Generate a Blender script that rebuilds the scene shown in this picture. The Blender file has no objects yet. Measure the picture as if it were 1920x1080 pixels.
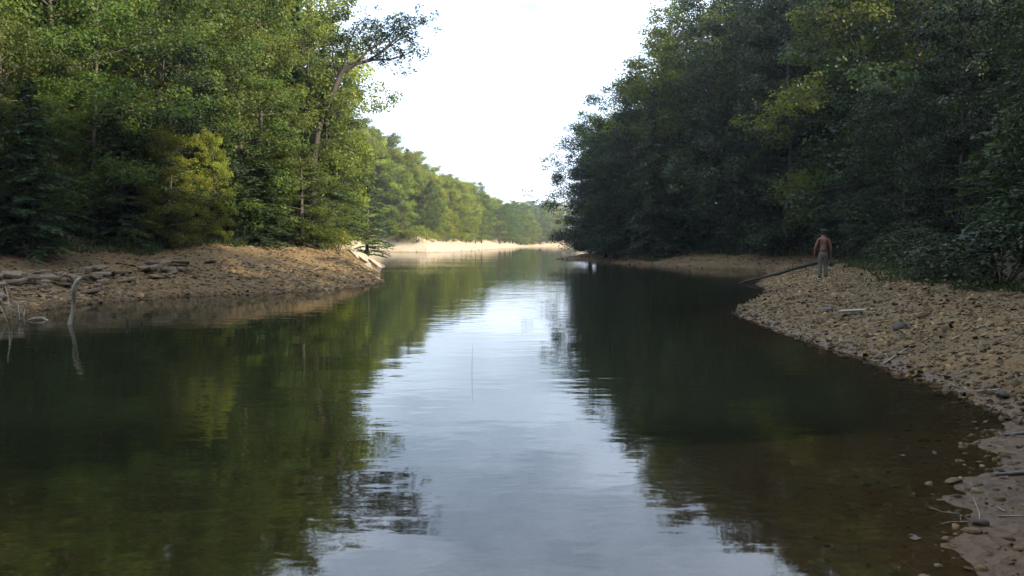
import bpy, math, random
import numpy as np
from mathutils import Vector, Matrix

SC = bpy.context.scene
COL = SC.collection
R = math.radians

# ------------------------------------------------------------------ camera
FPX, CAMZ, HORIZON = 1663.0, 1.8, 455.0          # focal length in photo pixels, eye height over the water
PITCH = math.atan((540 - HORIZON) / FPX)
cam = bpy.data.cameras.new('camera')
cam.sensor_width = 36.0
cam.lens = 36.0 * FPX / 1920.0
cam.clip_start, cam.clip_end = 0.05, 12000
camo = bpy.data.objects.new('camera', cam)
camo.location = (0, 0, CAMZ)
camo.rotation_euler = (math.pi / 2 - PITCH, 0, 0)
COL.objects.link(camo)
SC.camera = camo

# ------------------------------------------------------------------ sky, sun, exposure
SUN_AZ, SUN_EL = 125.0, 25.0                      # azimuth clockwise from +Y
world = bpy.data.worlds.new('World')
SC.world = world
world.use_nodes = True
wn, wl = world.node_tree.nodes, world.node_tree.links
sky = wn.new('ShaderNodeTexSky')
sky.sky_type = 'NISHITA'
sky.sun_disc = False
sky.sun_elevation, sky.sun_rotation = R(SUN_EL), R(SUN_AZ)
sky.air_density, sky.dust_density, sky.ozone_density = 1.0, 1.6, 1.0
wtc = wn.new('ShaderNodeTexCoord')
wsep = wn.new('ShaderNodeSeparateXYZ')
wl.new(wtc.outputs['Generated'], wsep.inputs[0])
zadd = wn.new('ShaderNodeMath'); zadd.operation = 'ADD'; zadd.inputs[1].default_value = 0.18
wl.new(wsep.outputs[2], zadd.inputs[0])
zmax = wn.new('ShaderNodeMath'); zmax.operation = 'MAXIMUM'; zmax.inputs[1].default_value = 0.05
wl.new(zadd.outputs[0], zmax.inputs[0])
wdiv = wn.new('ShaderNodeVectorMath'); wdiv.operation = 'DIVIDE'
wcmb = wn.new('ShaderNodeCombineXYZ')
for i in range(3): wl.new(zmax.outputs[0], wcmb.inputs[i])
wl.new(wtc.outputs['Generated'], wdiv.inputs[0]); wl.new(wcmb.outputs[0], wdiv.inputs[1])
wno = wn.new('ShaderNodeTexNoise'); wno.inputs['Scale'].default_value = 1.3
wno.inputs['Detail'].default_value = 7; wno.inputs['Roughness'].default_value = 0.58
wl.new(wdiv.outputs[0], wno.inputs['Vector'])
wramp = wn.new('ShaderNodeMapRange')
wramp.inputs['From Min'].default_value = 0.36; wramp.inputs['From Max'].default_value = 0.66
wramp.inputs['To Min'].default_value = 0.22; wramp.inputs['To Max'].default_value = 0.95
wl.new(wno.outputs[0], wramp.inputs['Value'])
wmix = wn.new('ShaderNodeMix'); wmix.data_type = 'RGBA'
wl.new(wramp.outputs[0], wmix.inputs[0])
wl.new(sky.outputs[0], wmix.inputs[6])
wmix.inputs[7].default_value = (9.4, 10.9, 13.4, 1)   # sunlit thin cloud, in the sky texture's own units
wl.new(wmix.outputs[2], wn['Background'].inputs[0])
wn['Background'].inputs[1].default_value = 0.098

sun = bpy.data.lights.new('sun', 'SUN')
sun.energy, sun.angle, sun.color = 5.0, R(0.53), (1.0, 0.90, 0.74)
suno = bpy.data.objects.new('sun', sun)
sd_ = Vector((math.sin(R(SUN_AZ)) * math.cos(R(SUN_EL)), math.cos(R(SUN_AZ)) * math.cos(R(SUN_EL)), math.sin(R(SUN_EL))))
suno.rotation_euler = sd_.to_track_quat('Z', 'Y').to_euler()
suno.location = (60, -40, 60)
COL.objects.link(suno)

SC.view_settings.view_transform = 'Standard'
SC.view_settings.look = 'None'
SC.view_settings.gamma = 1.0
SC.view_settings.exposure = 1.35
SC.cycles.use_denoising = True
SC.cycles.max_bounces = 8
SC.cycles.diffuse_bounces = 3
SC.cycles.glossy_bounces = 3
SC.cycles.transmission_bounces = 4
SC.cycles.transparent_max_bounces = 8
SC.cycles.volume_bounces = 0
SC.cycles.caustics_reflective = False
SC.cycles.caustics_refractive = False
SC.cycles.sample_clamp_indirect = 4.0

# ------------------------------------------------------------------ pixel <-> world
CT, ST = math.cos(PITCH), math.sin(PITCH)
def project(x, y, z):
    v = z - CAMZ
    dep = y * CT - v * ST
    dep = np.maximum(dep, 1e-3)
    return 960 + FPX * x / dep, 540 - FPX * (y * ST + v * CT) / dep
def at(px, py, z=0.0):
    a, b = (px - 960) / FPX, (540 - py) / FPX
    d = (a, CT + b * ST, -ST + b * CT)
    t = (z - CAMZ) / d[2]
    return d[0] * t, d[1] * t
def at_y(px, py, y):
    a, b = (px - 960) / FPX, (540 - py) / FPX
    d = (a, CT + b * ST, -ST + b * CT)
    t = y / d[1]
    return Vector((d[0] * t, y, CAMZ + d[2] * t))

# ------------------------------------------------------------------ noise
def _hash(i, j, s):
    n = (i * 374761393 + j * 668265263 + s * 974634727) & 0xffffffff
    n = ((n ^ (n >> 13)) * 1274126177) & 0xffffffff
    return ((n ^ (n >> 16)) & 0xffff) / 65535.0
def vnoise(x, y, s=0):
    x = np.asarray(x, float); y = np.asarray(y, float)
    i = np.floor(x).astype(np.int64); j = np.floor(y).astype(np.int64)
    fx, fy = x - i, y - j
    fx = fx * fx * (3 - 2 * fx); fy = fy * fy * (3 - 2 * fy)
    a, b, c, d = _hash(i, j, s), _hash(i + 1, j, s), _hash(i, j + 1, s), _hash(i + 1, j + 1, s)
    return (a * (1 - fx) + b * fx) * (1 - fy) + (c * (1 - fx) + d * fx) * fy
def fbm(x, y, s=0, o=4):
    r, a, t = 0, 1.0, 0
    for k in range(o):
        r = r + a * (vnoise(x * 2 ** k, y * 2 ** k, s + k) - 0.5); t += a; a *= 0.5
    return r / t * 2
def sstep(a, b, x):
    t = np.clip((x - a) / (b - a), 0, 1)
    return t * t * (3 - 2 * t)

# ------------------------------------------------------------------ shoreline (water polygon) and terrain
SHORE = [(-60, -8), (-30, -3), (-10, 0.6), (-1, 1.9), (1.5, 2.9)]
SHORE += [at(*p) for p in [(1850, 1080), (1818, 1030), (1806, 965), (1828, 900), (1872, 846), (1915, 808), (1908, 778),
    (1835, 752), (1720, 706), (1672, 690), (1620, 669), (1570, 655), (1520, 636), (1470, 621), (1430, 606), (1400, 596), (1384, 589),
    (1398, 574), (1420, 560), (1444, 548), (1436, 541), (1424, 535), (1430, 522), (1440, 511), (1395, 505.5), (1316, 504), (1251, 501),
    (1186, 496.5), (1108, 491), (1070, 487.5), (1043, 485.5)]]
SHORE += [(5.2, 104), (9, 112), (20, 122), (45, 128), (90, 150), (170, 210), (260, 330), (262, 400), (200, 426), (90, 430)]
SHORE += [at(*p) for p in [(1090, 462), (1040, 462.1), (1000, 463.2), (950, 465.3), (900, 469), (850, 472.5), (800, 473), (745, 472.5), (700, 472)]]
SHORE += [(-32, 150), (-30, 120), (-24, 100), (-17, 87), (-11.5, 77), (-9.7, 68)]
I_BACK0 = len(SHORE) - 4
SHORE += [at(*p) for p in [(714, 505), (711, 512), (714, 520), (717, 530.5), (690, 535), (650, 540), (560, 547), (450, 551), (330, 556), (250, 562),
    (170, 570), (110, 577), (60, 585), (0, 600)]]
SHORE += [(-15, 18.4), (-24, 16), (-42, 13), (-60, 8)]
SH = np.array(SHORE, float)
BACK = SH[I_BACK0:I_BACK0 + 8]                    # far side of the left point, steeper than its front
def shore_dist(x, y):
    """signed distance to the waterline, positive on land"""
    x = np.asarray(x, float).ravel(); y = np.asarray(y, float).ravel()
    best = np.full(x.shape, 1e18); inside = np.zeros(x.shape, bool)
    n = len(SH)
    for k in range(n):
        ax, ay = SH[k]; bx, by = SH[(k + 1) % n]
        dx, dy = bx - ax, by - ay
        t = np.clip(((x - ax) * dx + (y - ay) * dy) / (dx * dx + dy * dy), 0, 1)
        best = np.minimum(best, (x - ax - t * dx) ** 2 + (y - ay - t * dy) ** 2)
        if dy != 0:
            c = ((ay > y) != (by > y)) & (x < dx * (y - ay) / dy + ax)
            inside ^= c
    return np.where(inside, -1, 1) * np.sqrt(best)
def line_dist(x, y, P):
    best = np.full(x.shape, 1e18)
    for (ax, ay), (bx, by) in zip(P[:-1], P[1:]):
        dx, dy = bx - ax, by - ay
        t = np.clip(((x - ax) * dx + (y - ay) * dy) / (dx * dx + dy * dy), 0, 1)
        best = np.minimum(best, (x - ax - t * dx) ** 2 + (y - ay - t * dy) ** 2)
    return np.sqrt(best)
FRONT = SH[I_BACK0 + 7:]
def terrain(x, y):
    x = np.asarray(x, float); y = np.asarray(y, float); shp = x.shape
    x = x.ravel(); y = y.ravel()
    sd = shore_dist(x, y)
    lz = (x < -3) & (y > 12) & (y < 100) & (sd > 0)
    if lz.any():
        k = 1 + 0.95 * sstep(98, 76, y[lz])
        sd = sd.copy(); sd[lz] = np.minimum(line_dist(x[lz], y[lz], FRONT), line_dist(x[lz], y[lz], BACK) * k)
    sd = sd + np.where(y < 60, 1, 2.0) * 0.16 * fbm(x * 0.9, y * 0.9, 3, 3) * sstep(3, 12, y)
    sd = sd + 0.16 * fbm(x * 2.6, y * 2.6, 41, 4) * sstep(13, 9, y)
    s = np.maximum(sd, 0)
    wr = sstep(-1, 2.5, x + 0.0 * y)
    near = sstep(10.5, 8.2, y)
    right_far = sstep(44, 52, y)
    hN = 0.075 * np.minimum(s, 7) + 0.25 * np.maximum(s - 7, 0) + 0.55 * sstep(4, 12, x) * np.maximum(s - 6, 0)
    hP = 1.05 * (1 - np.exp(-s / 2.8)) + (0.34 + 0.46 * sstep(32, 21, y)) * np.maximum(s - 5.5, 0)  # unseen slope beside the camera steepened to shade the left bank
    hR = 0.15 * np.minimum(s, 9) + 0.56 * np.maximum(s - 9, 0)
    hL = 0.27 * np.minimum(s, 7.5) + (0.42 + 0.2 * sstep(90, 130, y)) * np.maximum(s - 7.5, 0)
    hr = hP * (1 - right_far) + hR * right_far
    h = hL * (1 - wr) + hr * wr
    h = h * (1 - near) + hN * near
    cap = 34.0 - 25.0 * sstep(190, 300, y)
    h = cap * (1 - np.exp(-h / cap))
    under = np.where(sd < 0, sd, 0)
    su = 0.30 * (1 - near) + 0.05 * near
    su = su * (1 - 0.45 * sstep(30, 24, y) * sstep(3.2, 4.6, x)) 
    hu = np.maximum(under * su, -6.0)
    rough = fbm(x * 0.5, y * 0.5, 11, 4)
    fine = fbm(x * 2.3, y * 2.3, 21, 3)
    land = sstep(0.0, 2.5, sd)
    h = h + hu + land * (0.16 * rough + 0.05 * fine) * (1 - near * 0.7) + sstep(8, 30, sd) * 1.6 * fbm(x * 0.07, y * 0.07, 31, 3)
    h = h + 0.014 * fine * sstep(-1.5, 0.0, sd) * (1 - land)
    return h.reshape(shp), sd.reshape(shp)
def ground_z(x, y):
    return float(terrain(np.array([x]), np.array([y]))[0][0])

# ------------------------------------------------------------------ helpers
def tag(o, label=None, cat=None, group=None, kind=None):
    if label: o['label'] = label
    if cat: o['category'] = cat
    if group: o['group'] = group
    if kind: o['kind'] = kind
    return o
def mesh_from(name, verts, faces, mat, colors=None, smooth=False):
    """faces: (n,3) or (n,4) int array, or a list of lists; colors: per vertex rgb"""
    me = bpy.data.meshes.new(name)
    verts = np.asarray(verts, np.float32)
    if isinstance(faces, np.ndarray):
        n, k = faces.shape
        me.vertices.add(len(verts)); me.vertices.foreach_set('co', verts.ravel())
        me.loops.add(n * k); me.loops.foreach_set('vertex_index', faces.astype(np.int32).ravel())
        me.polygons.add(n); me.polygons.foreach_set('loop_start', np.arange(0, n * k, k, dtype=np.int32))
        me.polygons.foreach_set('loop_total', np.full(n, k, np.int32))
        me.update(calc_edges=True)
    else:
        me.from_pydata([tuple(v) for v in verts], [], faces)
        me.update()
    if colors is not None:
        ca = me.color_attributes.new('tint', 'FLOAT_COLOR', 'POINT')
        c = np.ones((len(verts), 4), np.float32); c[:, :3] = colors
        ca.data.foreach_set('color', c.ravel())
    if smooth:
        me.polygons.foreach_set('use_smooth', np.ones(len(me.polygons), bool))
    me.materials.append(mat)
    return me
def obj(name, me, parent=None, loc=None):
    o = bpy.data.objects.new(name, me)
    COL.objects.link(o)
    if parent is not None: o.parent = parent
    if loc is not None: o.location = loc
    return o
def empty(name, loc=(0, 0, 0)):
    o = bpy.data.objects.new(name, None)
    o.empty_display_size = 0.2
    COL.objects.link(o); o.location = loc
    return o
class Geo:
    def __init__(s): s.v, s.f = [], []
    def tube(s, pts, rad, sides=7, caps=True):
        pts = [Vector(p) for p in pts]
        base = len(s.v)
        up = Vector((0.13, 0.21, 0.97))
        for i, p in enumerate(pts):
            d = (pts[min(i + 1, len(pts) - 1)] - pts[max(i - 1, 0)])
            d = d.normalized() if d.length > 1e-9 else Vector((0, 0, 1))
            a = d.cross(up)
            a = a.normalized() if a.length > 1e-3 else d.orthogonal().normalized()
            b = d.cross(a)
            for k in range(sides):
                an = 2 * math.pi * k / sides
                s.v.append(p + (a * math.cos(an) + b * math.sin(an)) * rad[i])
        for i in range(len(pts) - 1):
            for k in range(sides):
                k2 = (k + 1) % sides
                s.f.append((base + i * sides + k, base + i * sides + k2, base + (i + 1) * sides + k2, base + (i + 1) * sides + k))
        if caps:
            s.f.append(tuple(base + k for k in range(sides))[::-1])
            s.f.append(tuple(base + (len(pts) - 1) * sides + k for k in range(sides)))
    def build(s, name, mat, smooth=True):
        me = mesh_from(name, [tuple(v) for v in s.v], [list(f) for f in s.f], mat)
        if smooth: me.polygons.foreach_set('use_smooth', np.ones(len(me.polygons), bool))
        return me

# ------------------------------------------------------------------ materials
def mat_new(name):
    m = bpy.data.materials.new(name); m.use_nodes = True
    nt = m.node_tree
    for n in list(nt.nodes): nt.nodes.remove(n)
    out = nt.nodes.new('ShaderNodeOutputMaterial')
    return m, nt.nodes, nt.links, out
def N(nodes, t, **kw):
    n = nodes.new(t)
    for k, v in kw.items():
        if hasattr(n, k): setattr(n, k, v)
        else: n.inputs[k.replace('_', ' ')].default_value = v
    return n
def mixc(nodes, links, fac, a, b, mode='MIX'):
    m = nodes.new('ShaderNodeMix'); m.data_type = 'RGBA'; m.blend_type = mode
    for sock, val in ((m.inputs[0], fac), (m.inputs[6], a), (m.inputs[7], b)):
        if hasattr(val, 'links') or hasattr(val, 'is_linked'): links.new(val, sock)
        elif isinstance(val, (int, float)): sock.default_value = val
        else: sock.default_value = (*val, 1)
    return m.outputs[2]
def leaf_mat(name, base, trans, tfac=0.4, hue_var=0.03, val_var=0.35, rough=0.55):
    m, n, l, out = mat_new(name)
    att = N(n, 'ShaderNodeAttribute', attribute_name='tint')
    oi = n.new('ShaderNodeObjectInfo')
    hsv1 = n.new('ShaderNodeHueSaturation'); hsv2 = n.new('ShaderNodeHueSaturation')
    mh = N(n, 'ShaderNodeMapRange'); mh.inputs['To Min'].default_value = 0.5 - hue_var; mh.inputs['To Max'].default_value = 0.5 + hue_var
    mv = N(n, 'ShaderNodeMapRange'); mv.inputs['To Min'].default_value = 1 - val_var; mv.inputs['To Max'].default_value = 1 + val_var
    l.new(oi.outputs['Random'], mh.inputs[0])
    w = N(n, 'ShaderNodeTexWhiteNoise', noise_dimensions='1D'); l.new(oi.outputs['Random'], w.inputs['W'])
    l.new(w.outputs[0], mv.inputs[0])
    for hsv, c in ((hsv1, base), (hsv2, trans)):
        col = mixc(n, l, 1.0, c, att.outputs['Color'], 'MULTIPLY')
        l.new(col, hsv.inputs['Color']); l.new(mh.outputs[0], hsv.inputs['Hue']); l.new(mv.outputs[0], hsv.inputs['Value'])
    pb = N(n, 'ShaderNodeBsdfPrincipled'); pb.inputs['Roughness'].default_value = rough
    pb.inputs['Specular IOR Level'].default_value = 0.25
    l.new(hsv1.outputs[0], pb.inputs['Base Color'])
    tr = n.new('ShaderNodeBsdfTranslucent'); l.new(hsv2.outputs[0], tr.inputs[0])
    mx = n.new('ShaderNodeMixShader'); mx.inputs[0].default_value = tfac
    l.new(pb.outputs[0], mx.inputs[1]); l.new(tr.outputs[0], mx.inputs[2]); l.new(mx.outputs[0], out.inputs[0])
    return m
def rough_mat(name, c1, c2, scale=6, rough=0.85, bump=0.3, stretch=(1, 1, 1), tint=False):
    m, n, l, out = mat_new(name)
    tc = n.new('ShaderNodeTexCoord'); mp = n.new('ShaderNodeMapping'); mp.inputs['Scale'].default_value = stretch
    l.new(tc.outputs['Object'], mp.inputs[0])
    no = N(n, 'ShaderNodeTexNoise'); no.inputs['Scale'].default_value = scale; no.inputs['Detail'].default_value = 6; no.inputs['Roughness'].default_value = 0.65
    l.new(mp.outputs[0], no.inputs['Vector'])
    mr = n.new('ShaderNodeMapRange'); mr.inputs['From Min'].default_value = 0.3; mr.inputs['From Max'].default_value = 0.7
    l.new(no.outputs[0], mr.inputs[0])
    col = mixc(n, l, mr.outputs[0], c1, c2)
    if tint:
        att = N(n, 'ShaderNodeAttribute', attribute_name='tint')
        col = mixc(n, l, 1.0, col, att.outputs['Color'], 'MULTIPLY')
    pb = n.new('ShaderNodeBsdfPrincipled'); pb.inputs['Roughness'].default_value = rough
    pb.inputs['Specular IOR Level'].default_value = 0.25
    bp = n.new('ShaderNodeBump'); bp.inputs['Strength'].default_value = bump; bp.inputs['Distance'].default_value = 0.03
    l.new(no.outputs[0], bp.inputs['Height']); l.new(bp.outputs[0], pb.inputs['Normal'])
    l.new(col, pb.inputs['Base Color']); l.new(pb.outputs[0], out.inputs[0])
    return m

M = {}
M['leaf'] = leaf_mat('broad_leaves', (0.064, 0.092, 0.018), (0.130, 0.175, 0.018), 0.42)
M['leaf_pale_sunlit'] = leaf_mat('light_leaves', (0.130, 0.165, 0.022), (0.25, 0.295, 0.025), 0.42, 0.02, 0.3)  # yellow green leaves, base colour raised to brighten the sunlit wood
M['leaf_shaded'] = leaf_mat('dark_leaves', (0.021, 0.037, 0.014), (0.036, 0.058, 0.011), 0.27, 0.025, 0.3)  # leaf colour darkened to deepen the shade of the woods
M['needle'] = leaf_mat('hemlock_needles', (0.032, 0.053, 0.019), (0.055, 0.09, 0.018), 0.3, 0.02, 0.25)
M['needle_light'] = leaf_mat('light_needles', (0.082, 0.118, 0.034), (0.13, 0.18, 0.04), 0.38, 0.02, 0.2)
M['bark'] = rough_mat('bark', (0.045, 0.036, 0.028), (0.10, 0.082, 0.064), 9, 0.9, 0.6, (1, 1, 0.25))
M['bark_dark'] = rough_mat('dark_bark', (0.035, 0.028, 0.024), (0.075, 0.06, 0.05), 9, 0.9, 0.6, (1, 1, 0.25))
M['driftwood'] = rough_mat('driftwood', (0.21, 0.175, 0.125), (0.42, 0.37, 0.28), 14, 0.85, 0.5, (1, 1, 0.2))
M['wet_wood'] = rough_mat('wet_wood', (0.022, 0.018, 0.014), (0.06, 0.048, 0.036), 12, 0.6, 0.5)
M['grey_stick'] = rough_mat('grey_stick', (0.09, 0.09, 0.092), (0.20, 0.20, 0.205), 14, 0.8, 0.4)
M['shale'] = rough_mat('shale', (0.102, 0.067, 0.030), (0.222, 0.150, 0.070), 7, 0.85, 0.5, tint=True)
M['slab'] = rough_mat('ledge_stone', (0.12, 0.09, 0.058), (0.27, 0.205, 0.135), 5, 0.85, 0.7, (1, 1, 5))
M['pale_rock'] = rough_mat('pale_rock', (0.22, 0.185, 0.13), (0.40, 0.35, 0.27), 4, 0.85, 0.5)
M['dark_rock'] = rough_mat('dark_rock', (0.055, 0.045, 0.034), (0.12, 0.10, 0.076), 6, 0.8, 0.6)
M['mauve_rock'] = rough_mat('mauve_rock', (0.08, 0.062, 0.07), (0.15, 0.118, 0.13), 8, 0.8, 0.5)
M['board'] = rough_mat('weathered_board', (0.24, 0.20, 0.15), (0.38, 0.33, 0.25), 10, 0.85, 0.4, (0.2, 1, 1))
M['dead_leaf'] = leaf_mat('dead_leaves', (0.14, 0.085, 0.045), (0.12, 0.06, 0.02), 0.15, 0.02, 0.3)
M['grass'] = leaf_mat('grass_blades', (0.055, 0.085, 0.024), (0.08, 0.12, 0.02), 0.3)
M['weed'] = leaf_mat('dark_weeds', (0.034, 0.052, 0.018), (0.05, 0.075, 0.014), 0.25)

def ground_material():
    m, n, l, out = mat_new('bank_earth')
    geo = n.new('ShaderNodeNewGeometry')
    sdn = N(n, 'ShaderNodeAttribute', attribute_name='tint')   # r: distance from waterline / 20, g: litter, b: pale sand
    sep = n.new('ShaderNodeSeparateColor'); l.new(sdn.outputs['Color'], sep.inputs[0])
    def noise(sc, det=6, ro=0.6):
        t = N(n, 'ShaderNodeTexNoise'); t.inputs['Scale'].default_value = sc; t.inputs['Detail'].default_value = det; t.inputs['Roughness'].default_value = ro
        l.new(geo.outputs['Position'], t.inputs['Vector']); return t.outputs[0]
    def rng(v, a, b, c=0.0, d=1.0):
        r = n.new('ShaderNodeMapRange'); r.inputs['From Min'].default_value = a; r.inputs['From Max'].default_value = b
        r.inputs['To Min'].default_value = c; r.inputs['To Max'].default_value = d
        l.new(v, r.inputs[0]); return r.outputs[0]
    n1, n2, n3 = noise(0.9, 8), noise(6, 6, 0.7), noise(30, 4, 0.7)
    vo = N(n, 'ShaderNodeTexVoronoi', feature='F1'); vo.inputs['Scale'].default_value = 9
    l.new(geo.outputs['Position'], vo.inputs['Vector'])
    earth = mixc(n, l, rng(n1, 0.35, 0.65), (0.150, 0.090, 0.036), (0.220, 0.143, 0.061))
    earth = mixc(n, l, rng(n2, 0.3, 0.7, 0.0, 0.65), earth, (0.10, 0.068, 0.034))
    sand = mixc(n, l, rng(n2, 0.3, 0.7), (0.36, 0.275, 0.165), (0.47, 0.38, 0.25))
    earth = mixc(n, l, rng(noise(0.35, 4), 0.42, 0.66, 0.0, 0.6), earth, (0.085, 0.066, 0.036))
    earth = mixc(n, l, sep.outputs[2], earth, sand)
    litter = mixc(n, l, rng(n3, 0.3, 0.7), (0.05, 0.036, 0.022), (0.115, 0.078, 0.042))
    col = mixc(n, l, sep.outputs[1], earth, litter)
    # wet strip along the water and the muddy lake bed
    pos = n.new('ShaderNodeSeparateXYZ'); l.new(geo.outputs['Position'], pos.inputs[0])
    zz = n.new('ShaderNodeMath'); zz.operation = 'ADD'; l.new(pos.outputs[2], zz.inputs[0])
    l.new(rng(n2, 0.0, 1.0, -0.05, 0.05), zz.inputs[1])
    wet = rng(zz.outputs[0], 0.03, 0.19, 1.0, 0.0)
    wetc = mixc(n, l, 1.0, col, (0.64, 0.50, 0.33), 'MULTIPLY')
    col = mixc(n, l, wet, col, wetc)
    pb = n.new('ShaderNodeBsdfPrincipled'); l.new(col, pb.inputs['Base Color'])
    l.new(rng(wet, 0, 1, 0.92, 0.5), pb.inputs['Roughness'])
    pb.inputs['Specular IOR Level'].default_value = 0.25
    hsum = n.new('ShaderNodeMath'); hsum.operation = 'ADD'; l.new(vo.outputs['Distance'], hsum.inputs[0]); l.new(n2, hsum.inputs[1])
    bp = n.new('ShaderNodeBump'); bp.inputs['Strength'].default_value = 0.7; bp.inputs['Distance'].default_value = 0.05
    l.new(hsum.outputs[0], bp.inputs['Height']); l.new(bp.outputs[0], pb.inputs['Normal'])
    l.new(pb.outputs[0], out.inputs[0])
    return m
M['ground'] = ground_material()

def water_material():
    m, n, l, out = mat_new('lake_water')
    geo = n.new('ShaderNodeNewGeometry')
    att = N(n, 'ShaderNodeAttribute', attribute_name='tint')
    sep = n.new('ShaderNodeSeparateColor'); l.new(att.outputs['Color'], sep.inputs[0])
    def noise(sc, rot, stretch, det=3, ro=0.5, dist=0.0):
        mp = n.new('ShaderNodeMapping'); mp.inputs['Rotation'].default_value = (0, 0, R(rot)); mp.inputs['Scale'].default_value = stretch
        l.new(geo.outputs['Position'], mp.inputs[0])
        t = N(n, 'ShaderNodeTexNoise'); t.inputs['Scale'].default_value = sc; t.inputs['Detail'].default_value = det; t.inputs['Roughness'].default_value = ro
        t.inputs['Distortion'].default_value = dist
        l.new(mp.outputs[0], t.inputs['Vector']); return t.outputs[0]
    def math_(op, a, b):
        k = n.new('ShaderNodeMath'); k.operation = op
        for i, v in enumerate((a, b)):
            if hasattr(v, 'is_linked'): l.new(v, k.inputs[i])
            else: k.inputs[i].default_value = v
        return k.outputs[0]
    big = noise(1.3, 12, (0.55, 1, 1), 2)
    mid = noise(3.6, -14, (0.5, 1, 1), 2, 0.5, 0.3)
    small = noise(11, 20, (0.6, 1, 1), 2)
    patch = noise(0.11, 30, (0.6, 1, 1), 3)
    pr = n.new('ShaderNodeMapRange'); pr.inputs['From Min'].default_value = 0.35; pr.inputs['From Max'].default_value = 0.68
    pr.inputs['To Min'].default_value = 0.25; pr.inputs['To Max'].default_value = 1.0
    l.new(patch, pr.inputs[0])
    h = math_('ADD', math_('MULTIPLY', big, 0.013), math_('ADD', math_('MULTIPLY', mid, 0.0055), math_('MULTIPLY', small, 0.0010)))
    h = math_('MULTIPLY', h, pr.outputs[0])
    bp = n.new('ShaderNodeBump'); bp.inputs['Strength'].default_value = 1.0; bp.inputs['Distance'].default_value = 0.75
    l.new(h, bp.inputs['Height'])
    fr = n.new('ShaderNodeFresnel'); fr.inputs['IOR'].default_value = 1.7; l.new(bp.outputs[0], fr.inputs['Normal'])
    gl = n.new('ShaderNodeBsdfGlossy'); gl.inputs['Roughness'].default_value = 0.025; l.new(bp.outputs[0], gl.inputs['Normal'])
    tr = n.new('ShaderNodeBsdfTransparent'); tr.inputs[0].default_value = (0.95, 0.90, 0.76, 1)
    df = n.new('ShaderNodeBsdfDiffuse'); df.inputs[0].default_value = (0.020, 0.023, 0.009, 1)
    mu = n.new('ShaderNodeMixShader'); l.new(sep.outputs[0], mu.inputs[0]); l.new(tr.outputs[0], mu.inputs[1]); l.new(df.outputs[0], mu.inputs[2])
    mx = n.new('ShaderNodeMixShader'); l.new(fr.outputs[0], mx.inputs[0]); l.new(mu.outputs[0], mx.inputs[1]); l.new(gl.outputs[0], mx.inputs[2])
    l.new(mx.outputs[0], out.inputs[0])
    return m
M['water'] = water_material()

# ------------------------------------------------------------------ ground and water sheets
def polar(angles, radii, cx=0.0, cy=0.0):
    A, Rr = np.meshgrid(angles, radii)
    x = cx + Rr * np.sin(A); y = cy + Rr * np.cos(A)
    nr, na = A.shape
    i = np.arange(nr - 1)[:, None] * na; j = np.arange(na)[None, :]; j2 = (j + 1) % na
    f = np.stack([i + j, i + j2, i + na + j2, i + na + j], -1).reshape(-1, 4)
    return x.ravel(), y.ravel(), f
ang = np.radians(np.concatenate([np.arange(-36, 36, 0.125), np.arange(36, 324, 2.0)]))
rad = np.concatenate([[0.02, 0.5, 1.0], np.geomspace(1.5, 300, 450), np.geomspace(308, 3000, 42)])
gx, gy, gf = polar(ang, rad)
gz, gsd = terrain(gx, gy)
veg0 = np.where(gx > 3, np.where(gy < 45, 4.2, 8.5), np.where(gy < 62, 6.8, 9.5))
litter = sstep(veg0 - 1.0, veg0 + 1.5, gsd + 1.0 * fbm(gx * 0.6, gy * 0.6, 51, 3))
sand = sstep(62, 80, gy) * (gx < 40) * sstep(3, -2, gx - (gy - 100) * 0.2) * sstep(11, 8, gsd)
sand = np.maximum(sand, sstep(200, 240, gy))
gcol = np.stack([np.clip(gsd / 20, 0, 1), litter, sand], -1)
ground = obj('ground', mesh_from('ground', np.stack([gx, gy, gz], -1), gf, M['ground'], gcol, smooth=True))
tag(ground, 'bare brown earth and gravel banks rising into wooded slopes', None, None, 'structure')

wrad = np.concatenate([[0.02, 1.0], np.geomspace(2, 120, 150), np.geomspace(125, 900, 40)])
wang = np.radians(np.concatenate([np.arange(-36, 36, 0.3), np.arange(36, 324, 3.0)]))
wx, wy, wf = polar(wang, wrad)
wz, wsd = terrain(wx, wy)
murk = 1 - np.exp(-3.6 * np.maximum(-wz, 0))
wcol = np.stack([murk, murk, murk], -1)
water = obj('water', mesh_from('water', np.stack([wx, wy, np.zeros_like(wx)], -1), wf, M['water'], wcol, smooth=True))
tag(water, 'calm dark green lake water with faint ripples', None, None, 'structure')

# ------------------------------------------------------------------ foliage generators
def leaf_quads(c, axis, nrm, L, W):
    """rhombic leaves: centres, long axis, normal, length and width arrays"""
    axis = axis / np.linalg.norm(axis, axis=1, keepdims=True)
    side = np.cross(nrm, axis); side /= np.maximum(np.linalg.norm(side, axis=1, keepdims=True), 1e-6)
    L = L[:, None]; W = W[:, None]
    v = np.stack([c - axis * L * 0.5, c + side * W * 0.5 - axis * L * 0.06, c + axis * L * 0.5, c - side * W * 0.5 - axis * L * 0.06], 1)
    n = len(c)
    return v.reshape(-1, 3), np.arange(n * 4).reshape(n, 4)
def tint_cols(rng, n, group_val, warm=0.04):
    v = group_val * rng.uniform(0.75, 1.25, n)
    col = np.stack([v * rng.uniform(0.9, 1.15, n), v, v * rng.uniform(0.8, 1.15, n)], -1)
    w = rng.random(n) < warm
    col[w] *= np.array([1.7, 1.15, 0.7])
    return np.repeat(col, 4, 0)
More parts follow.
